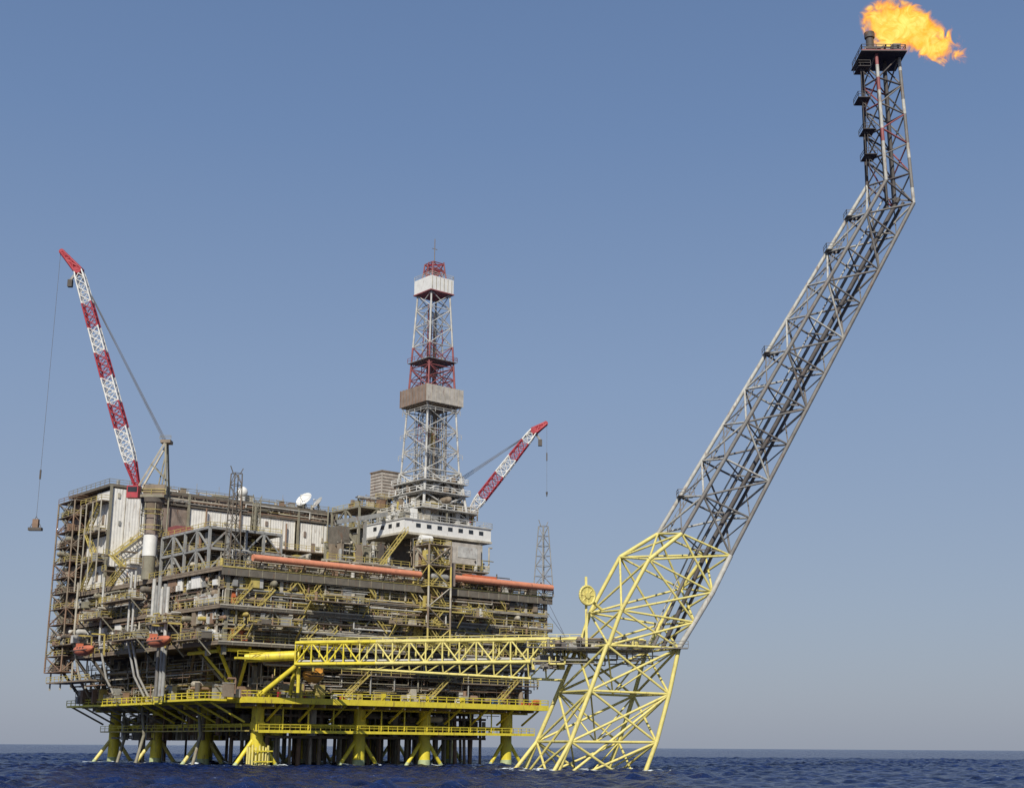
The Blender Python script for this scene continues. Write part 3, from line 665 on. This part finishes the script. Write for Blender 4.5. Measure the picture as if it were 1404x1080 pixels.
# flame
fr=empty('flare_flame',(80,261,149),True)
def flame(name,loc,sc,rot,off,thr=.32):
    bpy.ops.mesh.primitive_uv_sphere_add(segments=32,ring_count=16,radius=1); o=bpy.context.object; o.name=name
    o.parent=fr; o.location=Vector(loc)-Vector((80,261,149)); o.scale=sc; o.rotation_euler=(0,math.radians(rot),0)
    mt=bpy.data.materials.new(name); mt.use_nodes=True; nt=mt.node_tree; N=nt.nodes; L=nt.links; N.clear()
    out=N.new('ShaderNodeOutputMaterial'); tc=N.new('ShaderNodeTexCoord')
    mp=N.new('ShaderNodeMapping'); mp.inputs['Scale'].default_value=(sc[0]/4,sc[1]/4,sc[2]/4); mp.inputs['Location'].default_value=(off,off*.7,0)
    L.new(tc.outputs['Object'],mp.inputs[0])
    nz=N.new('ShaderNodeTexNoise'); nz.inputs['Scale'].default_value=1.3; nz.inputs['Detail'].default_value=6; nz.inputs['Roughness'].default_value=.62; nz.inputs['Distortion'].default_value=1.1
    L.new(mp.outputs[0],nz.inputs['Vector'])
    ln=N.new('ShaderNodeVectorMath'); ln.operation='LENGTH'; L.new(tc.outputs['Object'],ln.inputs[0])
    s1=N.new('ShaderNodeMath'); s1.operation='SUBTRACT'; s1.inputs[0].default_value=1; L.new(ln.outputs['Value'],s1.inputs[1])
    m1=N.new('ShaderNodeMath'); m1.operation='MULTIPLY_ADD'; L.new(nz.outputs['Fac'],m1.inputs[0]); m1.inputs[1].default_value=2.3; m1.inputs[2].default_value=-1.15
    ad=N.new('ShaderNodeMath'); ad.operation='ADD'; L.new(s1.outputs[0],ad.inputs[0]); L.new(m1.outputs[0],ad.inputs[1])
    ed=N.new('ShaderNodeMapRange'); ed.inputs['From Min'].default_value=0; ed.inputs['From Max'].default_value=.15; L.new(s1.outputs[0],ed.inputs['Value'])
    dn=N.new('ShaderNodeMapRange'); dn.inputs['From Min'].default_value=thr; dn.inputs['From Max'].default_value=thr+.3; dn.inputs['To Max'].default_value=1.3
    L.new(ad.outputs[0],dn.inputs['Value'])
    mu=N.new('ShaderNodeMath'); mu.operation='MULTIPLY'; L.new(dn.outputs[0],mu.inputs[0]); L.new(ed.outputs[0],mu.inputs[1])
    cr=N.new('ShaderNodeValToRGB'); e0=cr.color_ramp; e0.elements[0].position=thr; e0.elements[0].color=(.8,.16,.02,1); e0.elements[1].position=thr+.42; e0.elements[1].color=(1,.8,.2,1)
    k2=e0.elements.new(thr+.18); k2.color=(1,.44,.03,1)
    L.new(ad.outputs[0],cr.inputs[0])
    em=N.new('ShaderNodeEmission'); L.new(cr.outputs[0],em.inputs[0]); 
    m2=N.new('ShaderNodeMath'); m2.operation='MULTIPLY'; m2.inputs[1].default_value=1.35; L.new(mu.outputs[0],m2.inputs[0]); L.new(m2.outputs[0],em.inputs[1])
    ab=N.new('ShaderNodeVolumeAbsorption'); ab.inputs[0].default_value=(0,0,0,1); L.new(mu.outputs[0],ab.inputs['Density'])
    sh=N.new('ShaderNodeAddShader'); L.new(em.outputs[0],sh.inputs[0]); L.new(ab.outputs[0],sh.inputs[1]); L.new(sh.outputs[0],out.inputs['Volume'])
    try: mt.cycles.volume_step_rate=.3
    except Exception as ex: print(ex)
    o.data.materials.append(mt)
flame('flame_core',(80.2,261,150.2),(8.8,4.5,6.6),12,0.0,.19)
flame('flame_tail',(87.4,261,146.2),(8.2,3.5,5.6),36,3.3,.37)

# ================================================================= BRIDGE (world)
br=MB()
P0=Vector((-41.5,277,0)); P1=Vector((13.5,262,0)); dv=(P1-P0).normalized(); nv=Vector((-dv.y,dv.x,0))
nbr=17; st=[]
for i in range(nbr+1):
    c0=P0.lerp(P1,i/nbr); st.append([c0-nv*2+Vector((0,0,19.4)),c0+nv*2+Vector((0,0,19.4)),c0+nv*2+Vector((0,0,23.5)),c0-nv*2+Vector((0,0,23.5))])
br.lattice(st,.3,.17,lambda i:'yellow' if i<4 else 'pale_yellow',x=False,n=8)
for i in range(nbr): 
    for a in (0,3): br.tube(st[i][a],st[i+1][a],.34,'yellow' if i<5 else 'pale_yellow',8)
lo=[P0.lerp(P1,i/nbr)+Vector((0,0,19.2-3.4*i/nbr))-nv*1.2 for i in range(nbr)]
br.path(lo,.25,'pale_yellow',8)
for i in range(nbr-1): br.tube(lo[i],st[i+1][0],.15,'pale_yellow',6); br.tube(lo[i],st[i][0],.15,'pale_yellow',6)
a=[P0.lerp(P1,f_)+Vector((0,0,20)) for f_ in (0,1)]
for o_ in(-1,-.4,.3,1): br.tube(a[0]+nv*o_,a[1]+nv*o_,.22,R.choice(['beige','lightgrey','brown']),8)
br.rail([(P0.x,P0.y),(P1.x,P1.y)],23.6,'pale_yellow',h=.9)
E=P0
br.tube(E+Vector((0,0,21.2)),L2W(7,2,20.6),.95,'yellow',16,caps=True)
br.tube(E+Vector((0,0,19.6)),L2W(11,3,13.4),.5,'yellow',12); br.tube(E+Vector((0,0,23)),L2W(17,1,14),.4,'yellow',12)
br.tube(E+Vector((0,0,19.4)),E+Vector((0,0,14)),.35,'yellow',10)
br.obj('connecting_bridge',None,(-41.5,277,0),True)

# ================================================================= SEA
def axis(c0,c1,step,far):
    a=list(np.arange(c0,c1,step)); s=step; x=a[-1]
    while x<far: s*=1.16; x+=s; a.append(x)
    s=step; x=a[0]; b=[]
    while x>-far: s*=1.16; x-=s; b.append(x)
    return np.array(b[::-1]+a)
xs=axis(-190,190,.7,26000); ys=axis(120,600,.7,26000)
X,Y=np.meshgrid(xs,ys); 
rng=np.random.RandomState(3); Z=np.zeros_like(X)
for i in range(60):
    lam=rng.uniform(1.9,8); th=rng.normal(-.7,.9); kx,ky=math.cos(th)*2*math.pi/lam,math.sin(th)*2*math.pi/lam
    Z+= .0125*lam**.75*np.sin(kx*X+ky*Y+rng.uniform(0,6.28)+.7*np.sin(X*.05+i)+.7*np.sin(Y*.07+2*i))
env=.75+.25*np.sin(X*.045+Y*.02)*np.sin(Y*.05-X*.013)
mask=np.clip(1-(np.maximum(np.abs(X)-190,0)/150),0,1)*np.clip(1-np.maximum(Y-600,0)/200,0,1)*np.clip(1-np.maximum(120-Y,0)/80,0,1)
Z=(np.abs(Z)**1.2*np.sign(Z)+np.maximum(Z,0)*.25)*mask*env
ny,nx=X.shape; me=bpy.data.meshes.new('sea')
idx=np.arange(nx*ny).reshape(ny,nx); F=np.stack([idx[:-1,:-1],idx[:-1,1:],idx[1:,1:],idx[1:,:-1]],-1).reshape(-1,4)
me.vertices.add(nx*ny); me.vertices.foreach_set('co',np.stack([X,Y,Z],-1).ravel())
me.loops.add(F.size); me.loops.foreach_set('vertex_index',F.ravel()); me.polygons.add(len(F)); me.polygons.foreach_set('loop_start',np.arange(0,F.size,4)); me.polygons.foreach_set('loop_total',np.full(len(F),4))
me.polygons.foreach_set('use_smooth',np.ones(len(F),bool)); me.update(calc_edges=True); me.validate()
so=bpy.data.objects.new('sea',me); scn.collection.objects.link(so)
sm=bpy.data.materials.new('sea_water'); sm.use_nodes=True; nt=sm.node_tree; N=nt.nodes; L=nt.links; b=N['Principled BSDF']
b.inputs['Roughness'].default_value=.16; b.inputs['IOR'].default_value=1.33; b.inputs['Specular IOR Level'].default_value=.2
geo=N.new('ShaderNodeNewGeometry')
n1=N.new('ShaderNodeTexNoise'); n1.inputs['Scale'].default_value=1.0; n1.inputs['Detail'].default_value=5; n1.inputs['Roughness'].default_value=.6; L.new(geo.outputs['Position'],n1.inputs['Vector'])
bp=N.new('ShaderNodeBump'); bp.inputs['Strength'].default_value=1; bp.inputs['Distance'].default_value=1.0; L.new(n1.outputs['Fac'],bp.inputs['Height']); L.new(bp.outputs[0],b.inputs['Normal'])
n2=N.new('ShaderNodeTexNoise'); n2.inputs['Scale'].default_value=.35; n2.inputs['Detail'].default_value=9; n2.inputs['Roughness'].default_value=.75; L.new(geo.outputs['Position'],n2.inputs['Vector'])
cr=N.new('ShaderNodeValToRGB'); cr.color_ramp.elements[0].position=.36; cr.color_ramp.elements[0].color=(.002,.005,.026,1); cr.color_ramp.elements[1].position=.64; cr.color_ramp.elements[1].color=(.014,.034,.13,1)
e3=cr.color_ramp.elements.new(.70); e3.color=(.3,.36,.45,1); L.new(n2.outputs['Fac'],cr.inputs[0])
L.new(cr.outputs[0],b.inputs['Base Color'])
me.materials.append(sm)
mf=bpy.data.materials.new('sea_foam'); mf.use_nodes=True; b=mf.node_tree.nodes['Principled BSDF']; b.inputs['Base Color'].default_value=(.62,.68,.72,1); b.inputs['Roughness'].default_value=.7
vs=[];fs=[]
spots=[L2W(s,t) for s in legS for t in legT[:2]]+[L2W(14,t) for t in legT[2:]]+[base[0][k_] for k_ in range(4)]
def seaz(x,y):
    i=np.searchsorted(ys,y);k_=np.searchsorted(xs,x); return float(Z[i,k_])
for p in spots:
    for _ in range(34):
        a=R.uniform(0,6.28); r=R.uniform(1.2,5.5); x=p[0]+r*math.cos(a)*1.5; y=p[1]+r*math.sin(a); n_=7; b0=len(vs); w_=R.uniform(.15,.7)
        for k_ in range(n_):
            q_=2*math.pi*k_/n_; rr=w_*R.uniform(.5,1.3); vx,vy=x+rr*1.8*math.cos(q_),y+rr*.7*math.sin(q_); vs.append((vx,vy,seaz(vx,vy)+.1))
        fs.append(tuple(range(b0,b0+n_)))
mm=bpy.data.meshes.new('foam'); mm.from_pydata(vs,[],fs); mm.materials.append(mf); fo=bpy.data.objects.new('foam',mm); scn.collection.objects.link(fo); fo.parent=so

# ================================================================= LIGHT / SKY / CAMERA
EL=40; vec=Vector((-.14,-1,0)).normalized()
sun=bpy.data.lights.new('sun','SUN'); sun.energy=4.4; sun.angle=math.radians(.5); sun.color=(1,.94,.84)
su=bpy.data.objects.new('sun',sun); scn.collection.objects.link(su)
dr=Vector((vec.x*math.cos(math.radians(EL)),vec.y*math.cos(math.radians(EL)),math.sin(math.radians(EL))))
su.rotation_euler=dr.to_track_quat('Z','Y').to_euler()
W=bpy.data.worlds.new('World'); scn.world=W; W.use_nodes=True; nt=W.node_tree; N=nt.nodes; L=nt.links
sk=N.new('ShaderNodeTexSky'); sk.sky_type='NISHITA'; sk.sun_disc=False; sk.sun_elevation=math.radians(EL); sk.sun_rotation=math.atan2(vec.x,vec.y)
sk.air_density=1.0; sk.dust_density=1.5; sk.ozone_density=1.5; sk.altitude=0
tc=N.new('ShaderNodeTexCoord'); sp=N.new('ShaderNodeSeparateXYZ'); L.new(tc.outputs['Generated'],sp.inputs[0])
hz=N.new('ShaderNodeValToRGB'); E_=hz.color_ramp.elements
E_[0].position=0; E_[0].color=(.31,.345,.43,1); E_[1].position=.62; E_[1].color=(.10,.175,.35,1)
for p_,c_ in((.1,(.28,.34,.46)),(.25,(.225,.31,.475)),(.42,(.15,.24,.43))): x_=E_.new(p_); x_.color=c_+(1,)
L.new(sp.outputs[2],hz.inputs[0])
sc_=N.new('ShaderNodeVectorMath'); sc_.operation='SCALE'; sc_.inputs['Scale'].default_value=10.5; L.new(hz.outputs[0],sc_.inputs[0])
mx=N.new('ShaderNodeMixRGB'); mx.inputs['Fac'].default_value=.8; L.new(sk.outputs[0],mx.inputs['Color1']); L.new(sc_.outputs[0],mx.inputs['Color2'])
L.new(mx.outputs[0],N['Background'].inputs[0]); N['Background'].inputs[1].default_value=.1
cam=bpy.data.cameras.new('camera'); co=bpy.data.objects.new('camera',cam); scn.collection.objects.link(co); scn.camera=co
cam.sensor_width=36; cam.lens=1900/1404*36; cam.clip_end=60000; cam.clip_start=.5
co.location=(0,0,4); 
M=Matrix.Rotation(math.radians(90+14.28),4,'X')@Matrix.Rotation(math.radians(.37),4,'Z'); co.rotation_euler=M.to_euler()
scn.view_settings.view_transform='Standard'; scn.view_settings.look='None'; scn.view_settings.exposure=0
